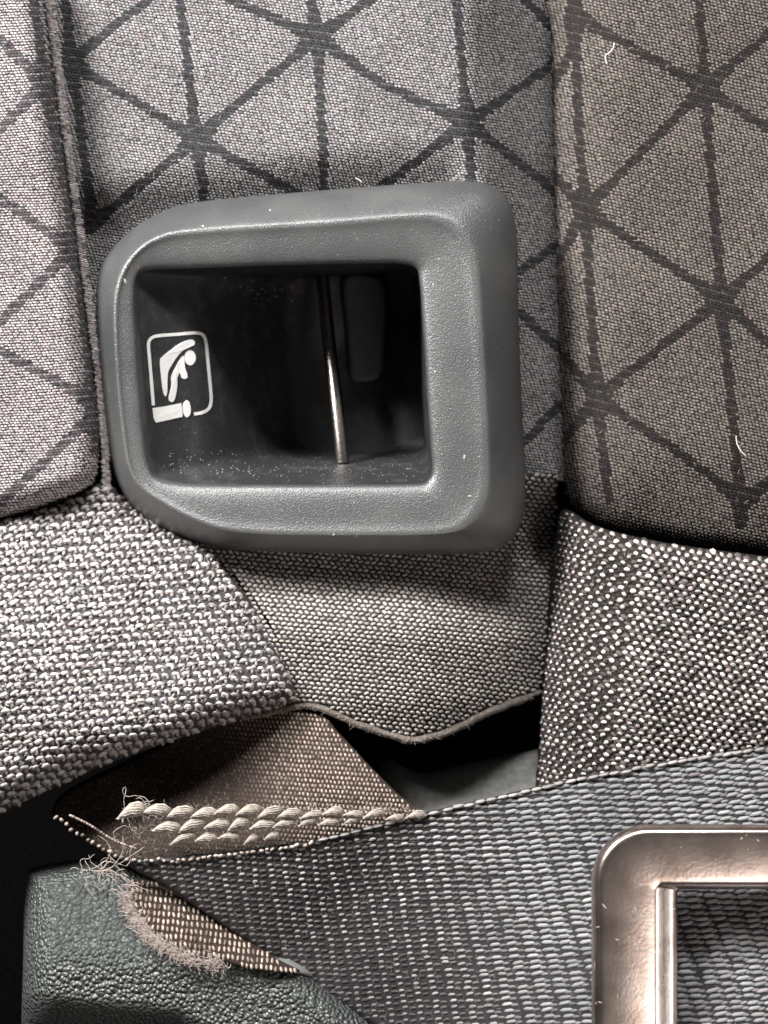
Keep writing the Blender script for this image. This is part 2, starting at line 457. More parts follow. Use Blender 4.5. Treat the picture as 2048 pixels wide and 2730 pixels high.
ci = lerp(CC, II, .22); ci[:, 2] = .0030
ci2 = lerp(CC, II, .78); ci2[:, 2] = .0022
i2 = lerp(II, MM, .05); i2[:, 2] = lerp(II, MM, .16)[:, 2]
i3 = lerp(II, MM, .5); i3[:, 2] = lerp(II, MM, .55)[:, 2]
def loft(rings, sub=4):
    R = np.array(rings)                       # (k, n, 3)
    out = [cr(R[:, j], sub, False) for j in range(R.shape[1])]
    G = np.stack(out, 1)                      # (K, n, 3)
    K, n = G.shape[:2]
    V = P(G[..., 0], G[..., 1], G[..., 2]).reshape(-1, 3)
    i, j = np.meshgrid(np.arange(K - 1), np.arange(n), indexing='ij'); i = i.ravel(); j = j.ravel(); j1 = (j + 1) % n
    F = np.stack([i * n + j, i * n + j1, (i + 1) * n + j1, (i + 1) * n + j], 1)[:, ::-1]
    return V, F, K, n
V, F, K, n = loft([A0, A1, A2, ob, oc, CC, ci, ci2, II, i2])
frame = link_mesh('bezel_frame', V, F, M['plastic'], bez)
V, F, K, n = loft([i2, i3, MM, lerp(MM, GG, .5), GG])
cap = np.array([[(K - 1) * n + j for j in range(n)]])[:, ::-1]
pocket = link_mesh('pocket_liner', V, [F, cap], M['pocket'], bez)
bvh = BVHTree.FromObject(pocket, bpy.context.evaluated_depsgraph_get())
def on_pocket(px, py, lift=.00012):
    out = []
    cam_p = Vector((0, -D, 0))
    for a, b in zip(np.ravel(px), np.ravel(py)):
        q = Vector(P(a, b, 0).tolist())
        hit = bvh.ray_cast(cam_p, (q - cam_p).normalized())
        dd = -hit[0].y if hit[0] else -.02
        out.append(dd + lift)
    return np.array(out)
# the printed symbol: zoom coordinates of the photograph
Zk = 700 / 1659
def zi(pts): return np.array([(200 + x * Zk, 450 + y * Zk) for x, y in pts])
def decal(name, ctrl, smooth_n=5, raw=False):
    p = zi(ctrl)
    if not raw: p = cr(p, smooth_n)
    n = len(p)
    ring2 = p
    top = P(ring2[:, 0], ring2[:, 1], on_pocket(ring2[:, 0], ring2[:, 1], .00022))
    bot = P(p[:, 0], p[:, 1], on_pocket(p[:, 0], p[:, 1], .00006))
    V = np.concatenate([bot, top])
    F = [tuple([i, (i + 1) % n, (i + 1) % n + n, i + n]) for i in range(n)] + [tuple(range(n, 2 * n))]
    return V, F
def strip(ctrl, wpx, n=6):
    p = cr(zi(ctrl), n, False)
    t = np.gradient(p, axis=0); t /= np.linalg.norm(t, axis=1)[:, None]
    nn = np.stack([-t[:, 1], t[:, 0]], 1)
    a = p + nn * wpx / 2; b = p - nn * wpx / 2
    V = np.concatenate([P(a[:, 0], a[:, 1], on_pocket(a[:, 0], a[:, 1], .0002)), P(b[:, 0], b[:, 1], on_pocket(b[:, 0], b[:, 1], .0002))])
    m = len(p)
    F = [(i, i + 1, i + 1 + m, i + m) for i in range(m - 1)]
    return V, F
sym = None
def add_symbol(name, vf):
    global sym
    if sym is None:
        sym = link_mesh('seat_symbol', vf[0], vf[1], M['print'], bez, smooth_=False)
        sym['label'] = 'white printed symbol of a folded seat and a person climbing behind it'
    else:
        link_mesh(name, vf[0], vf[1], M['print'], sym, smooth_=False)
add_symbol('symbol_border', strip([(496, 1495), (490, 1420), (480, 1300), (470, 1180), (465, 1110), (478, 1075), (520, 1056), (640, 1046), (760, 1037), (808, 1050), (828, 1095), (838, 1190), (848, 1300), (858, 1400), (860, 1470), (845, 1515), (805, 1540), (752, 1549)], 8.5))
add_symbol('symbol_seat_back', decal('a', [(755, 1112), (740, 1120), (700, 1138), (666, 1163), (638, 1198), (610, 1243), (590, 1282), (585, 1330), (584, 1400), (576, 1436), (562, 1425), (552, 1380), (545, 1320), (538, 1250), (537, 1210), (548, 1190), (600, 1148), (660, 1105), (710, 1083), (740, 1079), (757, 1092)], 3))
add_symbol('symbol_person', decal('b', [(688, 1182), (668, 1196), (644, 1236), (616, 1290), (607, 1320), (608, 1370), (594, 1430), (592, 1455), (602, 1470), (620, 1472), (634, 1445), (646, 1380), (647, 1325), (662, 1290), (672, 1318), (694, 1328), (711, 1317), (707, 1290), (696, 1255), (692, 1215)], 3))
add_symbol('symbol_head', decal('c', [(728 + 36 * math.cos(t), 1194 + 47 * math.sin(t)) for t in np.arange(14) * 2 * math.pi / 14]))
add_symbol('symbol_seat_base', decal('d', [(490, 1512), (575, 1500), (672, 1480), (679, 1520), (681, 1566), (600, 1585), (512, 1604), (498, 1580)], raw=True))
add_symbol('symbol_pivot', decal('e', [(684, 1480), (706, 1462), (722, 1475), (732, 1515), (728, 1550), (708, 1570), (690, 1555), (682, 1520)]))
# steel rod and the plate behind it
rp = np.array([(858, 722, -.041), (866, 800, -.0378), (876, 900, -.0345), (888, 1000, -.031), (898, 1090, -.0285), (908, 1180, -.0268), (914, 1236, -.0262)])
rp = cr(rp, 6, False)
V, F = tube([P(rp[:, 0], rp[:, 1], rp[:, 2])], .0020, 18, taper=False)
link_mesh('steel_rod', V, F, M['rod'], bez)
pl = Pad([(918, 738), (1000, 736), (1025, 752), (1032, 800), (1026, 920), (1012, 1008), (940, 1015), (930, 960), (922, 850)], lambda x, y, s: -.046 - .000006 * (x - 970) - .000004 * (y - 740) + roll(s, 10, .001), g=6, n=3)
M['plate'] = mat('dark_grey_plate', (.045, .05, .052), .5, noise=(300, .4, (.08, .085, .085)))
pl.build('latch_plate', M['plate'], bez, .003)
# dust and scuffs on the bezel
fb = BVHTree.FromObject(frame, bpy.context.evaluated_depsgraph_get())
def dust(tree, spots):
    dv, df = [], []
    for (a, b, r) in spots:
        q = Vector(P(a, b, 0).tolist()); cp = Vector((0, -D, 0))
        hit = tree.ray_cast(cp, (q - cp).normalized())
        if not hit[0]: continue
        nrm = hit[1] if hit[1].y < 0 else -hit[1]
        t1 = nrm.orthogonal().normalized(); t2 = nrm.cross(t1)
        an = RNG.uniform(0, 6.28); el = RNG.uniform(1, 2.6)
        k0 = len(dv)
        for k in range(5):
            th = k * 1.2566
            u, v = math.cos(th) * r * U * el * .7, math.sin(th) * r * U * .6
            u, v = u * math.cos(an) - v * math.sin(an), u * math.sin(an) + v * math.cos(an)
            dv.append(hit[0] + t1 * u + t2 * v)
        dv.append(hit[0] + nrm * r * U * .35)
        df += [(k0 + k, k0 + (k + 1) % 5, k0 + 5) for k in range(5)]
    o = link_mesh('dust_specks', np.array([tuple(v) for v in dv]), df, M['dust'], bez)
    o['kind'] = 'stuff'
spots = [(541, 602, 5), (333, 748, 6), (1155, 758, 3.5), (1160, 990, 4.5), (1238, 1218, 4.5), (1252, 1322, 3.5), (950, 1430, 5), (890, 1425, 3.5), (1135, 1308, 3.5), (1170, 690, 3), (640, 500, 3), (720, 560, 3), (1060, 1268, 4)] + \
        [(RNG.uniform(270, 1380), RNG.uniform(480, 1470), RNG.uniform(.6, 1.4)) for _ in range(260)]
dust(fb, spots)
dust(bvh, [(RNG.uniform(430, 1140), RNG.normal(1245, 22), RNG.uniform(.6, 2.2)) for _ in range(260)] +
          [(RNG.normal(720, 60), RNG.normal(775, 22), RNG.uniform(.8, 2.4)) for _ in range(60)] +
          [(RNG.uniform(400, 1100), RNG.uniform(740, 1240), RNG.uniform(.5, 1.2)) for _ in range(120)])

# ================================================================== SEAT COVER: knit + plain panel + hem
cov = thing('seat_cover', (700, 1880, 0), 'light grey knitted seat side sewn to a finer woven panel below the plastic bezel', 'seat cover')
def h_mid(x, y, s):
    t = np.clip((1485 - x) / 420, 0, 1)
    return -.016 + .017 * smooth(y, 1465, 1720) - .042 * (1 - np.sqrt(1 - (1 - t) ** 2 + 1e-9)) * smooth(y, 1200, 1500) - .006 * smooth(x, 900, 1440) \
        - .004 * smooth(y, 1840, 1990) + .0007 * vnoise(x, y, 160, 8)
mid = Pad([(380, 1400), (800, 1400), (1385, 1400), (1398, 1264), (1484, 1262), (1486, 1450), (1470, 1640), (1446, 1835), (1380, 1862), (1300, 1892), (1210, 1935), (1130, 1962), (1060, 1958), (960, 1925), (860, 1882), (795, 1872), (700, 1850), (560, 1600)], h_mid, raw=True)
part = mid.build('woven_panel', M['backing'], cov, .008)
x, y, I, J = lattice(380, 1500, 1255, 1990, 17, 11.6, math.radians(6), .5, .05)
y = y + 30 * ((x - 900) / 500) ** 2 * smooth(y, 1500, 1900) * .5
n = len(x)
grains('woven_yarn', mid, x, y, math.radians(8) + np.where(J % 2 == 0, .42, -.30) + RNG.normal(0, .12, n), 8.6, 4.9, .00075 * RNG.uniform(.8, 1.2, n), tint((.47, .43, .395), n, .16, .02), M['yarn'], part, bend=.25)

KNIT_BOTTOM = [(797, 1874), (740, 1892), (640, 1918), (500, 1962), (380, 2003), (250, 2052), (120, 2112), (0, 2168), (-200, 2260)]
def h_knit(x, y, s):
    return -.004 + .030 * smooth(y - .25 * (x - 0), 1250, 1900) + roll(s, 55, .007) + roll(line_dist(x, y, KNIT_BOTTOM), 120, .012) + .0015 * vnoise(x, y, 150, 11) \
        - .006 * smooth(x, 450, 800) * smooth(y, 1500, 1800)
knit = Pad([(-200, 1440), (0, 1386), (160, 1338), (235, 1300), (290, 1290), (350, 1345), (430, 1400), (540, 1460), (610, 1530), (680, 1620), (740, 1720), (778, 1810), (797, 1874), (740, 1892), (640, 1918), (500, 1962), (380, 2003), (250, 2052), (120, 2112), (0, 2168), (-200, 2260)], h_knit)
M['knit_back'] = mat('grey_knit_backing', (.05, .047, .049), .95, spec=.12, noise=(900, .6, (.09, .084, .088)), bump=(2500, .5))
part = knit.build('knit_panel', M['knit_back'], cov, .012)
# stitches: staggered, fanning towards the seam
x, y, I, J = lattice(-30, 820, 1270, 2200, 28, 22, math.radians(-4), .5, .05)
n = len(x)
fan = smooth(x, 150, 700)
a0 = math.radians(12) + .5 * fan
big_s = 1 - .12 * fan
X = np.concatenate([x, x + 7 * big_s, x - 6 * big_s]); Y = np.concatenate([y, y + 5.5, y + 4.5])
A = np.concatenate([a0 - .5 + RNG.normal(0, .2, n), a0 + .75 + RNG.normal(0, .25, n), a0 - .1 + RNG.normal(0, .4, n)])
LX = np.concatenate([14 * big_s, 12.0 * big_s, 9.5 * big_s]) * RNG.uniform(.85, 1.15, 3 * n)
LY = np.concatenate([7.2 * big_s, 6.2 * big_s, 5.5 * big_s]) * RNG.uniform(.85, 1.15, 3 * n)
HH = np.concatenate([np.full(n, .0011), np.full(n, .0008), np.full(n, .0006)]) * RNG.uniform(.8, 1.25, 3 * n)
X = np.concatenate([X, x + RNG.normal(0, 9, n), x + RNG.normal(0, 9, n)]); Y = np.concatenate([Y, y + RNG.normal(0, 7, n), y + RNG.normal(0, 7, n)])
A = np.concatenate([A, RNG.uniform(-1.2, 1.2, 2 * n)]); LX = np.concatenate([LX, RNG.uniform(6, 10, 2 * n) * np.tile(big_s, 2)]); LY = np.concatenate([LY, RNG.uniform(2.5, 4.5, 2 * n)])
HH = np.concatenate([HH, RNG.uniform(.0003, .0011, 2 * n)])
CL = np.concatenate([tint((.60, .565, .55), n, .2), tint((.46, .43, .42), n, .3), tint((.26, .24, .235), n, .4), tint((.30, .275, .275), 2 * n, .5)])
grains('knit_loops', knit, X, Y, A, LX, LY, HH, CL, M['yarn'], part, bend=.35)
# seam groove thread and the hem
sm = cr([(540, 1462), (610, 1532), (682, 1622), (742, 1722), (780, 1812), (799, 1876)], 14, False)
V, F = tube([P(sm[:, 0] + 5, sm[:, 1] - 2, mid.d(sm[:, 0] + 8, sm[:, 1]) - .0006)], .0007, 6)
link_mesh('seam', V, F, M['gap_black'], cov)
hm = cr([(640, 1922), (720, 1902), (795, 1882), (850, 1888), (960, 1932), (1060, 1966), (1130, 1970), (1210, 1943), (1300, 1898), (1380, 1868), (1448, 1842)], 12, False)
hx = hm[:, 0]; hy = hm[:, 1] + 2.5 * vnoise(hm[:, 0], hm[:, 1] * 0, 23, 4)
hd = np.where(hx < 790, knit.d(hx, hy - 18) - .003, mid.d(np.maximum(hx, 800), hy - 22) - .0005)
hd = np.convolve(np.pad(hd, 6, 'edge'), np.ones(13) / 13, 'valid')
V, F = tube([P(hx, hy, hd)], .00095 * (1 + .15 * vnoise(hx, hy, 17, 9)) * smooth(hx, 600, 800) * (1 + .35 * smooth(hx, 1000, 1300)), 10)
link_mesh('hem', V, F, M['hem'], cov)
fz = []
for _ in range(700):
    k = RNG.integers(0, len(hx)); p = np.array([hx[k], hy[k]]); dd0 = hd[k] + .001
    st = RNG.normal(0, 1, 2); q = [np.array([p[0], p[1], dd0])]
    L_ = RNG.uniform(.8, 2.8)
    for s_ in range(4):
        st = st + RNG.normal(0, .6, 2)
        q.append(q[-1] + np.array([*(st * L_ * .7), RNG.normal(0, .0003)]))
    q = np.array(q); fz.append(P(q[:, 0], q[:, 1], q[:, 2]))
V, F = tube(fz, .00004, 3)
f = link_mesh('hem_fuzz', V, F, M['fluff'], cov); f['kind'] = 'stuff'

# ================================================================== RIGHT CUSHION
cu = thing('seat_cushion', (1750, 2100, 0), 'coarse black and white speckled knit cushion below the right bolster', 'seat cushion')
def h_cush(x, y, s):
    e = 1500 - 60 * smooth(y, 1350, 2000)
    t = np.clip((x - e) / 330, 0, 1)
    return .012 + .012 * smooth(y, 1380, 1900) - .040 * (1 - np.sqrt(1 - (1 - t) ** 2 + 1e-9)) + roll(s, 70, .016) + .001 * vnoise(x, y, 180, 13)
cush = Pad([(1498, 1362), (1530, 1366), (1570, 1392), (1640, 1418), (1780, 1448), (1950, 1472), (2150, 1496), (2300, 1510), (2300, 2200), (1800, 2260), (1436, 2230), (1436, 2000), (1448, 1780), (1466, 1560), (1482, 1420)], h_cush)
part = cush.build('knit_panel', M['backing_warm'], cu, .015)
pxc, pyc = 22.5, 17.0
ss, tt = np.meshgrid(np.arange(0, 800, pxc / 2), np.arange(1240, 2300, pyc / 2))
I, J = np.meshgrid(np.arange(ss.shape[1]), np.arange(ss.shape[0]))
ss = ss.ravel(); tt = tt.ravel(); I = I.ravel(); J = J.ravel()
m = ((I + J) % 2 == 0)
ss, tt, I, J = ss[m], tt[m], I[m], J[m]
bright = (J % 2 == 0)
edge = 1500 - 60 * smooth(tt, 1350, 2000)
sx = np.where(ss < 200, ss * (.42 + .58 * ss / 200), ss)              # compresses as it turns away
sx = sx + np.where((J // 2) % 2 == 1, pxc / 2, 0) * np.clip(.42 + ss / 330, .42, 1)
x = edge - 4 + sx + RNG.normal(0, 1.0, ss.shape)
y = tt + (x - 1480) * .30 + RNG.normal(0, 1.0, ss.shape)
n = len(x)
comp = np.clip(.42 + ss / 330, .42, 1)
c = np.where(bright[:, None], tint((.58, .535, .51), n, .26), tint((.075, .064, .062), n, .7, .05))
grains('knit_loops', cush, x, y, math.radians(24) + RNG.normal(0, .25, n), np.where(bright, 9.6, 12.0) * comp * RNG.uniform(.75, 1.2, n), np.where(bright, 6.8, 6.0) * np.sqrt(comp) * RNG.uniform(.75, 1.2, n),
       np.where(bright, .0009, .0007), c, M['yarn'], part, bend=.3)

# short fibres standing off the cloth
M['fibre'] = mat('grey_fibre', (.42, .40, .385), .9, spec=.1)
def fibres(name, pad, box, count, parent, seed, r=.00003, step=4.5):
    g = np.random.default_rng(seed); out = []
    while len(out) < count:
        a, b = g.uniform(box[0], box[1]), g.uniform(box[2], box[3])
        if float(pad.inside(a, b)) < 8: 
            continue
        h = g.uniform(0, 6.28); q = []
        x, y = a, b; lift = .0003
        for k in range(4):
            q.append((x, y, float(pad.d(x, y)) + lift)); h += g.normal(0, .5)
            x += step * math.cos(h); y += step * math.sin(h); lift += g.uniform(0, .0004)
        q = np.array(q); out.append(P(q[:, 0], q[:, 1], q[:, 2]))
    V, F = tube(out, r, 3)
    o = link_mesh(name, V, F, M['fibre'], parent); o['kind'] = 'stuff'
fibres('cloth_fibre', knit, (0, 800, 1290, 2160), 1500, cov, 31)
fibres('cloth_fibre', mid, (420, 1480, 1440, 1950), 1100, cov, 32)
fibres('cloth_fibre', cush, (1450, 2050, 1370, 2050), 1200, cu, 33)
fibres('lint_fibre', centre, (150, 1450, 0, 500), 60, back, 34, .00006, 7)
fibres('lint_fibre', right, (1500, 2050, 0, 1400), 120, back, 35, .00005, 6)
fibres('lint_fibre', left, (0, 240, 0, 1300), 40, back, 36, .00005, 6)

# ================================================================== TRIMS BELOW
tr = thing('side_trim', (1260, 2150, -.03), 'dusty grey plastic trim strip in the gap below the hemmed panel', 'trim strip')
strp = Pad([(1020, 2040), (1120, 2060), (1250, 2035), (1440, 1995), (1520, 1980), (1520, 2260), (1020, 2300)], lambda x, y, s: -.030 + .000085 * (y - 2030) + roll(s, 30, .006), g=8)
strp.build('trim_panel', M['grey_trim'], tr, .006)
fd = Pad([(1000, 2000), (1060, 2010), (1120, 2012), (1160, 2030), (1120, 2048), (1060, 2046), (1010, 2030)], lambda x, y, s: -.036 + roll(s, 20, .004), g=6)
fd.build('fold', M['dark'], tr, .006)

tc = thing('buckle_cover', (450, 2730, 0), 'green grey pebble grained plastic cover under the folded belt', 'plastic cover')
def h_cov(x, y, s):
    ridge = 2655 + .10 * (x - 450) + .55 * np.maximum(0, x - 480)
    return .013 + .012 * smooth(y, 2280, 2600) - .050 * smooth(y - ridge, 20, 330) * (1 - .6 * smooth(x, 650, 950)) + roll(s, 90, .020) + .003 * smooth(x, 500, 900)
cv = Pad([(66, 2340), (90, 2312), (160, 2298), (280, 2290), (450, 2340), (640, 2480), (800, 2560), (860, 2610), (960, 2685), (1060, 2770), (1120, 2880), (800, 2980), (100, 2980), (60, 2800), (62, 2560)], h_cov, g=6)
cv.build('cover_shell', M['trim'], tc, .01)
lp = Pad([(470, 2538), (560, 2548), (680, 2556), (780, 2556), (830, 2580), (900, 2640), (830, 2604), (720, 2582), (600, 2568), (520, 2560)], lambda x, y, s: cv.d(x, y) + .0025 + roll(s, 12, .002), g=4, n=4)
M['lip'] = mat('pale_lip_plastic', (.20, .21, .20), .5, noise=(400, .6, (.20, .21, .20)), bump=(1200, .4))
lp.build('cover_lip', M['lip'], tc, .003)  # strip set paler than the shell along its edge

# ================================================================== SEAT BELT
belt = thing('seat_belt', (1000, 2500, .02), 'folded blue grey seat belt webbing with frayed white stitching along its upper edge', 'seat belt')
def ytop(x): return np.interp(x, [300, 600, 830, 1100, 1300, 1500, 1750, 2048, 2400], [2294, 2272, 2240, 2172, 2128, 2080, 2032, 1988, 1935])
def h_belt(x, y, s):
    t = (y - ytop(x))
    r = smooth(x, 700, 1700)
    return .022 + .014 * smooth(x, 300, 1900) + t * (.00003 * r - .000022 * (1 - r)) + roll(s, 12, .0014) + .0010 * vnoise(x + y * .3, y, 240, 21)
web = Pad([(318, 2293), (600, 2272), (830, 2240), (960, 2208), (1100, 2172), (1300, 2128), (1500, 2080), (1750, 2032), (2048, 1988), (2300, 1950), (2300, 2950), (1330, 2950), (1000, 2735), (780, 2592), (600, 2470), (440, 2362), (370, 2326)], h_belt, raw=True)
M['belt_back'] = mat('dark_webbing_backing', (.022, .021, .022), .8, spec=.2, noise=(700, .5, (.05, .048, .05)))
wpart = web.build('webbing', M['belt_back'], belt, .0016)
ss, tt = np.meshgrid(np.arange(230, 2500, 40.0), np.arange(0, 1000, 16.0))
I, J = np.meshgrid(np.arange(ss.shape[1]), np.arange(ss.shape[0])); I = I.ravel(); J = J.ravel()
ss = ss.ravel(); tt = tt.ravel()
tl = .19 + .22 * smooth(ss, 1000, 1800)
x = ss + tt * tl; y = ytop(ss) + tt + (J % 1)
tw = (I % 2)
x = x + RNG.normal(0, 2.0, x.shape) + 4 * vnoise(x, y, 160, 43); y = y + np.where(tw == 1, 8, 0) + RNG.normal(0, 1.2, x.shape) + 3 * vnoise(x, y, 140, 44)
n = len(x)
rr = smooth(x + .35 * (2300 - y), 900, 1500)
lx = (9 + 13 * rr) * RNG.uniform(.9, 1.1, n)
ly = 5.0 + 1.7 * rr
c = tint((.235, .215, .21), n, .25) * (1 - rr)[:, None] + tint((.20, .202, .208), n, .15) * rr[:, None]  # lighting painted in: shaded brown on the left, lit blue grey on the right
x = np.concatenate([x, x + 20]); y = np.concatenate([y, y + 2])          # the sunk ribs between
lx = np.concatenate([lx, 12 * np.ones(n)]); ly = np.concatenate([ly, 5.2 * np.ones(n)])
c = np.concatenate([c, tint((.045, .040, .041), n, .3) * (1 - rr)[:, None] + tint((.145, .146, .15), n, .2) * rr[:, None]])  # ribs carry the same painted shade towards the left
shade_fade = 1 - .75 * smooth(y[:n] - 2300 - .55 * (x[:n] - 620), -60, 200) * smooth(1250 - x[:n], 0, 400)  # shade of the lower-left end put into yarn tone and height
hh = np.concatenate([.00042 * shade_fade, np.full(n, .00028)])
c[:n] = c[:n] * shade_fade[:, None] + .05 * (1 - shade_fade)[:, None]
c = c * (1.22 + .20 * vnoise(x, y, 95, 41) + .12 * vnoise(x, y, 38, 42))[:, None]
n = 2 * n
grains('webbing_yarn', web, x, y, -.12 + RNG.normal(0, .06, n), lx, ly, hh, c, M['shiny_yarn'], wpart, margin=6)
# selvedge beads
ex = np.arange(860, 2080, 30.0) + RNG.normal(0, 3, 41)[:len(np.arange(860, 2080, 30.0))]
grains('selvedge_yarn', web, ex, ytop(ex) + 7 + RNG.normal(0, 1.5, len(ex)), -.2, 18, 6, .0016, tint((.38, .355, .345), len(ex), .15), M['yarn'], wpart, margin=0)

# folded-back brown layer
def h_fold(x, y, s):
    return -.004 + .022 * smooth(y + .28 * (x - 600), 1850, 2320) + roll(s, 14, .002) + .001 * vnoise(x, y, 190, 23) - .004 * smooth(330 - x, 0, 200)
fold = Pad([(138, 2168), (160, 2122), (230, 2078), (420, 1990), (640, 1880), (840, 1900), (905, 1955), (980, 2035), (1060, 2115), (1128, 2180), (1000, 2212), (830, 2252), (600, 2285), (420, 2300), (330, 2296), (235, 2246), (170, 2200)], h_fold, g=6, n=4)
M['fold_back'] = mat('brown_webbing_backing', (.034, .025, .020), .9, spec=.1, noise=(700, .6, (.06, .044, .036)), bump=(2000, .6))
fpart = fold.build('webbing_underside', M['fold_back'], belt, .0016)
x, y, I, J = lattice(120, 1150, 1860, 2300, 11, 12.5, math.radians(4), .5, .05)
n = len(x)
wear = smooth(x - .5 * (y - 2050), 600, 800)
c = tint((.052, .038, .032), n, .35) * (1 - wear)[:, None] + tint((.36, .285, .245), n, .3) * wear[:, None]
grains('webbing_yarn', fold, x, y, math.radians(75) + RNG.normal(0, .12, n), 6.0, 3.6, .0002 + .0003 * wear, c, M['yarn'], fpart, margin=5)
# edge beads round the fold and along the stitched edge
bx = cr([(150, 2178), (205, 2220), (262, 2254), (330, 2288), (420, 2296), (520, 2290), (640, 2276), (760, 2260), (840, 2246)], 12, False)
stp = np.concatenate([[0], np.cumsum(np.hypot(*np.diff(bx, axis=0).T))])
q = np.arange(0, stp[-1], 17.0)
bx = np.column_stack([np.interp(q, stp, bx[:, 0]), np.interp(q, stp, bx[:, 1])]) + RNG.normal(0, 2.0, (len(q), 2))
bed = Pad([(50, 1900), (1250, 1900), (1250, 2400), (50, 2400)], lambda x, y, s: np.maximum(h_belt(x, y, 99 + 0 * x), h_fold(x, y, 99 + 0 * x)), g=20, raw=True)
grains('selvedge_yarn', bed, bx[:, 0], bx[:, 1], -.2 + RNG.normal(0, .3, len(bx)), RNG.uniform(6, 9.5, len(bx)), RNG.uniform(4.5, 6, len(bx)), .0016, tint((.46, .40, .35), len(bx), .25), M['yarn'], fpart)
bx2 = cr([(190, 2175), (240, 2200), (300, 2238), (360, 2262)], 8, False)
grains('selvedge_yarn', bed, bx2[:, 0], bx2[:, 1], .4, 7, 4, .0014, tint((.36, .30, .26), len(bx2), .3), M['yarn'], fpart)
# thick looped stitches, one mesh of twisted strands shared by all
def stitch_mesh():
    paths = []
    for k in range(6):                       # a bundle of thin strands arched over the webbing
        v = (k - 2.5) / 2.5
        t = np.linspace(-1, 1, 11)
        xs = t * (.0034 - .0003 * v) + .0006 * v
        zs = v * .00135 * (1 - .5 * t * t) + .0008 * (1 - t * t) - .0004 + .0006 * t + .0001 * np.sin(9 * t + k)
        ys = -.0017 * (1 - t ** 4) * np.sqrt(1 - .7 * v * v)
        paths.append(np.stack([xs, ys, zs], 1))
    return tube(paths, .00030, 6)
sv, sf = stitch_mesh()
rows = [(356, 2162, 1110, 2170, 14, 1.0), (452, 2202, 940, 2186, 9, 1.0), (486, 2236, 730, 2228, 5, .9)]
first = None
for (xa, ya, xb, yb, cnt, size) in rows:
    u = np.linspace(0, 1, cnt) ** .94
    for k, t in enumerate(u):
        px = xa + (xb - xa) * t + RNG.normal(0, 3); py = ya + (yb - ya) * t + RNG.normal(0, 3) + (14 * t * t if ya < 2180 else 0) - (10 * t if ya < 2180 else 0)
        if first is None:
            so = first = link_mesh('stitch', sv, sf, M['thread'], belt)
        else:
            so = first.copy(); COL.objects.link(so); so.parent = belt; so.matrix_parent_inverse = first.matrix_parent_inverse.copy()
        so.location = tuple(P(px, py, max(float(fold.d(px, py)), float(bed.d(px, py))) + .0008))
        z = size * (1 - .38 * t)
        so.rotation_euler = (RNG.normal(0, .1), .10 + RNG.normal(0, .14), 0)
        so.scale = (z * RNG.uniform(.9, 1.1), z, z * RNG.uniform(.85, 1.2))
# fine fuzz worked loose from the stitched band
fz = []
for k in range(420):
    px = RNG.uniform(330, 1100); py = 2172 + RNG.uniform(-22, 60) * (1 - .85 * smooth(px, 400, 1050)) - .02 * (px - 350)
    fz.append((px, py))
# loose threads
def wild(x, y, d, n, step, heading, curl, seed):
    r = np.random.default_rng(seed); q = [(x, y, d)]; h = heading; kk = 0
    for _ in range(n):
        kk = .75 * kk + r.normal(0, curl); h += kk
        q.append((q[-1][0] + step * math.cos(h), q[-1][1] + step * math.sin(h), q[-1][2] + r.normal(0, .0002)))
    q = cr(q, 3, False)
    return P(q[:, 0], q[:, 1], q[:, 2])
vv = [wild(a, b, max(float(fold.d(a, b)), float(bed.d(a, b))) + .0012, int(RNG.integers(3, 6)), 4, RNG.uniform(0, 6.28), .3, 1500 + q) for q, (a, b) in enumerate(fz)]
V, F = tube(vv, .00005, 3)
f = link_mesh('stitch_fuzz', V, F, M['thread'], belt); f['kind'] = 'stuff'
th = []
for k in range(16):
    th.append(wild(345 + RNG.uniform(-20, 60), 2175 + RNG.uniform(-25, 50), .022 + RNG.uniform(0, .002), int(RNG.integers(6, 14)), 6, RNG.uniform(-2.4, .3), .35, k))
th.append(wild(400, 2150, .024, 14, 8, -1.7, .42, 91)); th.append(wild(402, 2152, .024, 13, 8, -1.5, .45, 92))
th.append(wild(362, 2130, .023, 10, 8, -.7, .3, 93))
V, F = tube(th, .00009, 5)
f = link_mesh('loose_thread', V, F, M['thread'], belt); f['kind'] = 'stuff'
# frayed end lying on the cover
fp = Pad([(340, 2360), (400, 2346), (500, 2400), (620, 2478), (740, 2556), (800, 2590), (700, 2590), (600, 2566), (500, 2546), (430, 2510), (370, 2450)], lambda x, y, s: cv.d(x, y) + .0035 + roll(s, 10, .001), g=6, n=4)
ep = fp.build('frayed_end', M['fold_back'], belt, .0016)
x, y, I, J = lattice(320, 810, 2330, 2610, 13, 19, math.radians(6), .0, .06)
n = len(x)
grains('webbing_yarn', fp, x, y, math.radians(85) + RNG.normal(0, .15, n), 9, 4.3, .0006, tint((.42, .335, .285), n, .3), M['yarn'], ep)
th = []
pe = cr([(345, 2380), (355, 2430), (400, 2490), (440, 2520), (500, 2550), (600, 2570)], 20, False)
for k in range(900):
    i = RNG.integers(0, len(pe)); p = pe[i]
    th.append(wild(p[0] + RNG.normal(0, 9), p[1] + RNG.normal(0, 8), float(cv.d(p[0], p[1])) + .0035 + RNG.uniform(0, .0012), int(RNG.integers(3, 7)), 4.5, RNG.uniform(1.2, 4.2), .25, 200 + k))
V, F = tube(th, .00006, 3)
f = link_mesh('frayed_fibre', V, F, M['fluff'], ep); f['kind'] = 'stuff'
th = []
for k in range(26):
    th.append(wild(RNG.uniform(215, 350), RNG.uniform(2300, 2375), .024 + RNG.uniform(-.002, .003), int(RNG.integers(5, 14)), 6, RNG.uniform(-3.4, .6), .3, 500 + k))
for k in range(6):
    th.append(wild(230 + 8 * k, 2318 + 2 * k, .026, 16, 9, RNG.uniform(-.2, .1), .08, 600 + k))
V, F = tube(th, .00007, 4)
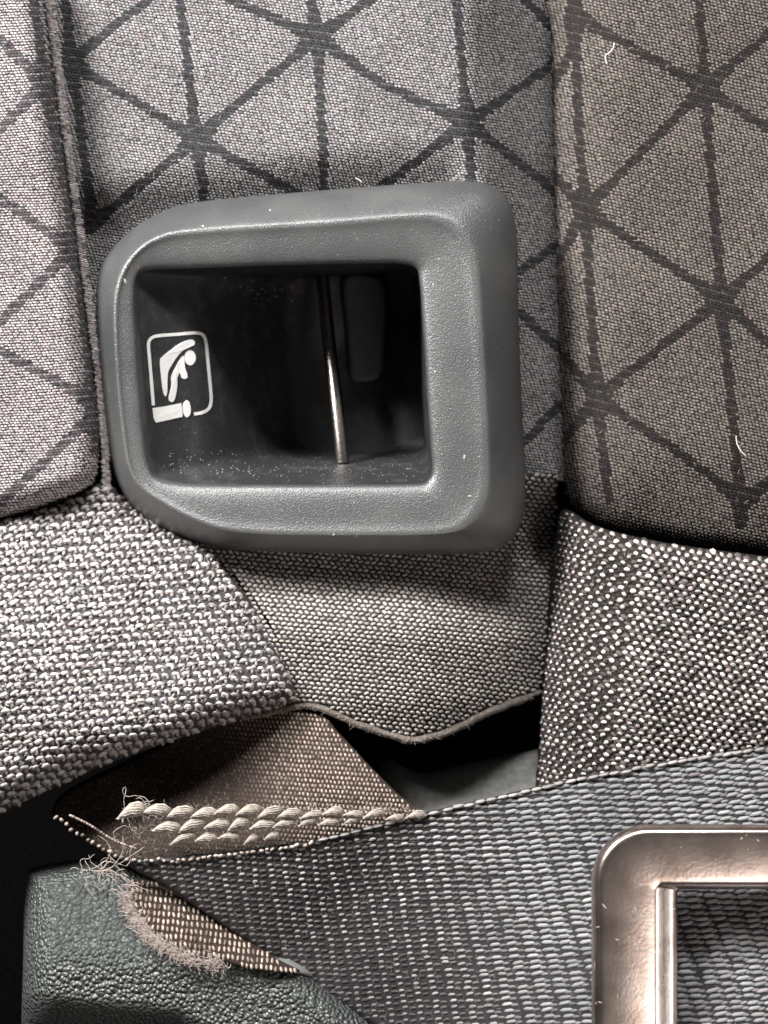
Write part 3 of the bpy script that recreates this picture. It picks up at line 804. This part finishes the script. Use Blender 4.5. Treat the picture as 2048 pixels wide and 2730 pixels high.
f = link_mesh('loose_thread', V, F, M['fluff'], belt); f['kind'] = 'stuff'

fibres('cloth_fibre', web, (500, 2048, 2000, 2730), 900, belt, 37)
fibres('cloth_fibre', fold, (160, 1120, 1900, 2290), 700, belt, 38)

# ================================================================== METAL FRAME
bk = thing('belt_slide', (2050, 2700, .05), 'shiny brownish metal slide frame lying on the blue grey belt webbing', 'metal frame')
def rrect(x0, y0, x1, y1, r, n=10):
    out = []
    for cx, cy, a in ((x0 + r, y0 + r, math.pi), (x1 - r, y0 + r, 1.5 * math.pi), (x1 - r, y1 - r, 0), (x0 + r, y1 - r, .5 * math.pi)):
        for k in range(n + 1):
            t = a + k / n * math.pi / 2
            out.append((cx + r * math.cos(t), cy + r * math.sin(t)))
    return np.array(out)
def fring(g, d, gx=None):
    gx = g if gx is None else gx
    p = rrect(1577 + gx, 2198 + g, 2600 - gx, 3000 - g, 150 - g * .82)
    d = d + .004 * (p[:, 0] - 1577) / 1000 + .006 * (p[:, 1] - 2198) / 800      # leans with the webbing
    return np.column_stack([p, d])
B0 = .060
rings = [fring(8, B0 - .0055), fring(0, B0 - .0038), fring(2, B0 - .0024), fring(9, B0 - .0010), fring(20, B0 - .0001), fring(40, B0 + .0001), fring(90, B0 + .0002), fring(140, B0 + .0001), fring(156, B0 - .0001, 168), fring(163, B0 - .0006, 180), fring(169, B0 - .0022, 222), fring(172, B0 - .0040, 228), fring(165, B0 - .0058, 215), fring(90, B0 - .0062), fring(8, B0 - .0055)]
V, F, K, n = loft(rings, 3)
link_mesh('frame_ring', V, F, M['steel'], bk)

fr = bpy.data.objects['frame_ring']
fbv = BVHTree.FromObject(fr, bpy.context.evaluated_depsgraph_get())
dv, df = [], []
for _ in range(60):
    a, b = RNG.uniform(1580, 2048), RNG.uniform(2205, 2730)
    q = Vector(P(a, b, 0).tolist()); cp = Vector((0, -D, 0))
    hit = fbv.ray_cast(cp, (q - cp).normalized())
    if not hit[0]: continue
    nrm = hit[1] if hit[1].y < 0 else -hit[1]
    an = RNG.normal(.7, .5); ln = RNG.uniform(2, 9) * U * (1 if RNG.random() < .8 else 1.8); wd = RNG.uniform(.6, 2.2) * U
    t1 = (Vector((math.cos(an), 0, -math.sin(an))) - nrm * nrm.dot(Vector((math.cos(an), 0, -math.sin(an))))).normalized(); t2 = nrm.cross(t1)
    k0 = len(dv); c = hit[0] + nrm * .00002
    dv += [c - t1 * ln, c + t2 * wd, c + t1 * ln, c - t2 * wd, c + nrm * .00006]
    df += [(k0 + k, k0 + (k + 1) % 4, k0 + 4) for k in range(4)]
M['scuff'] = mat('pale_scuff', (.55, .49, .45), .5, metal=.6)
o = link_mesh('scuff_marks', np.array([tuple(v) for v in dv]), df, M['scuff'], bk); o['kind'] = 'stuff'

# ================================================================== LINT
def lint(pts, label, d, r=.00016):
    q = cr(pts, 6, False)
    V, F = tube([P(q[:, 0], q[:, 1], d)], r, 5)
    o = link_mesh('lint_thread', V, F, M['lint'], None)
    tag(o, label, 'thread', 'loose lint on the upholstery')
lint([(1638, 112), (1634, 130), (1622, 142), (1614, 150), (1618, 172)], 'curly white lint thread on the right bolster near the top', float(right.d(1625, 140)) + .001, .00012)
lint([(1962, 1160), (1966, 1185), (1978, 1205), (1990, 1216)], 'short white lint thread low on the right bolster', float(right.d(1975, 1190)) + .001, .00012)
lint([(948, 474), (958, 480), (966, 486)], 'tiny pale lint fibre resting above the top edge of the bezel', -.007, .00011)
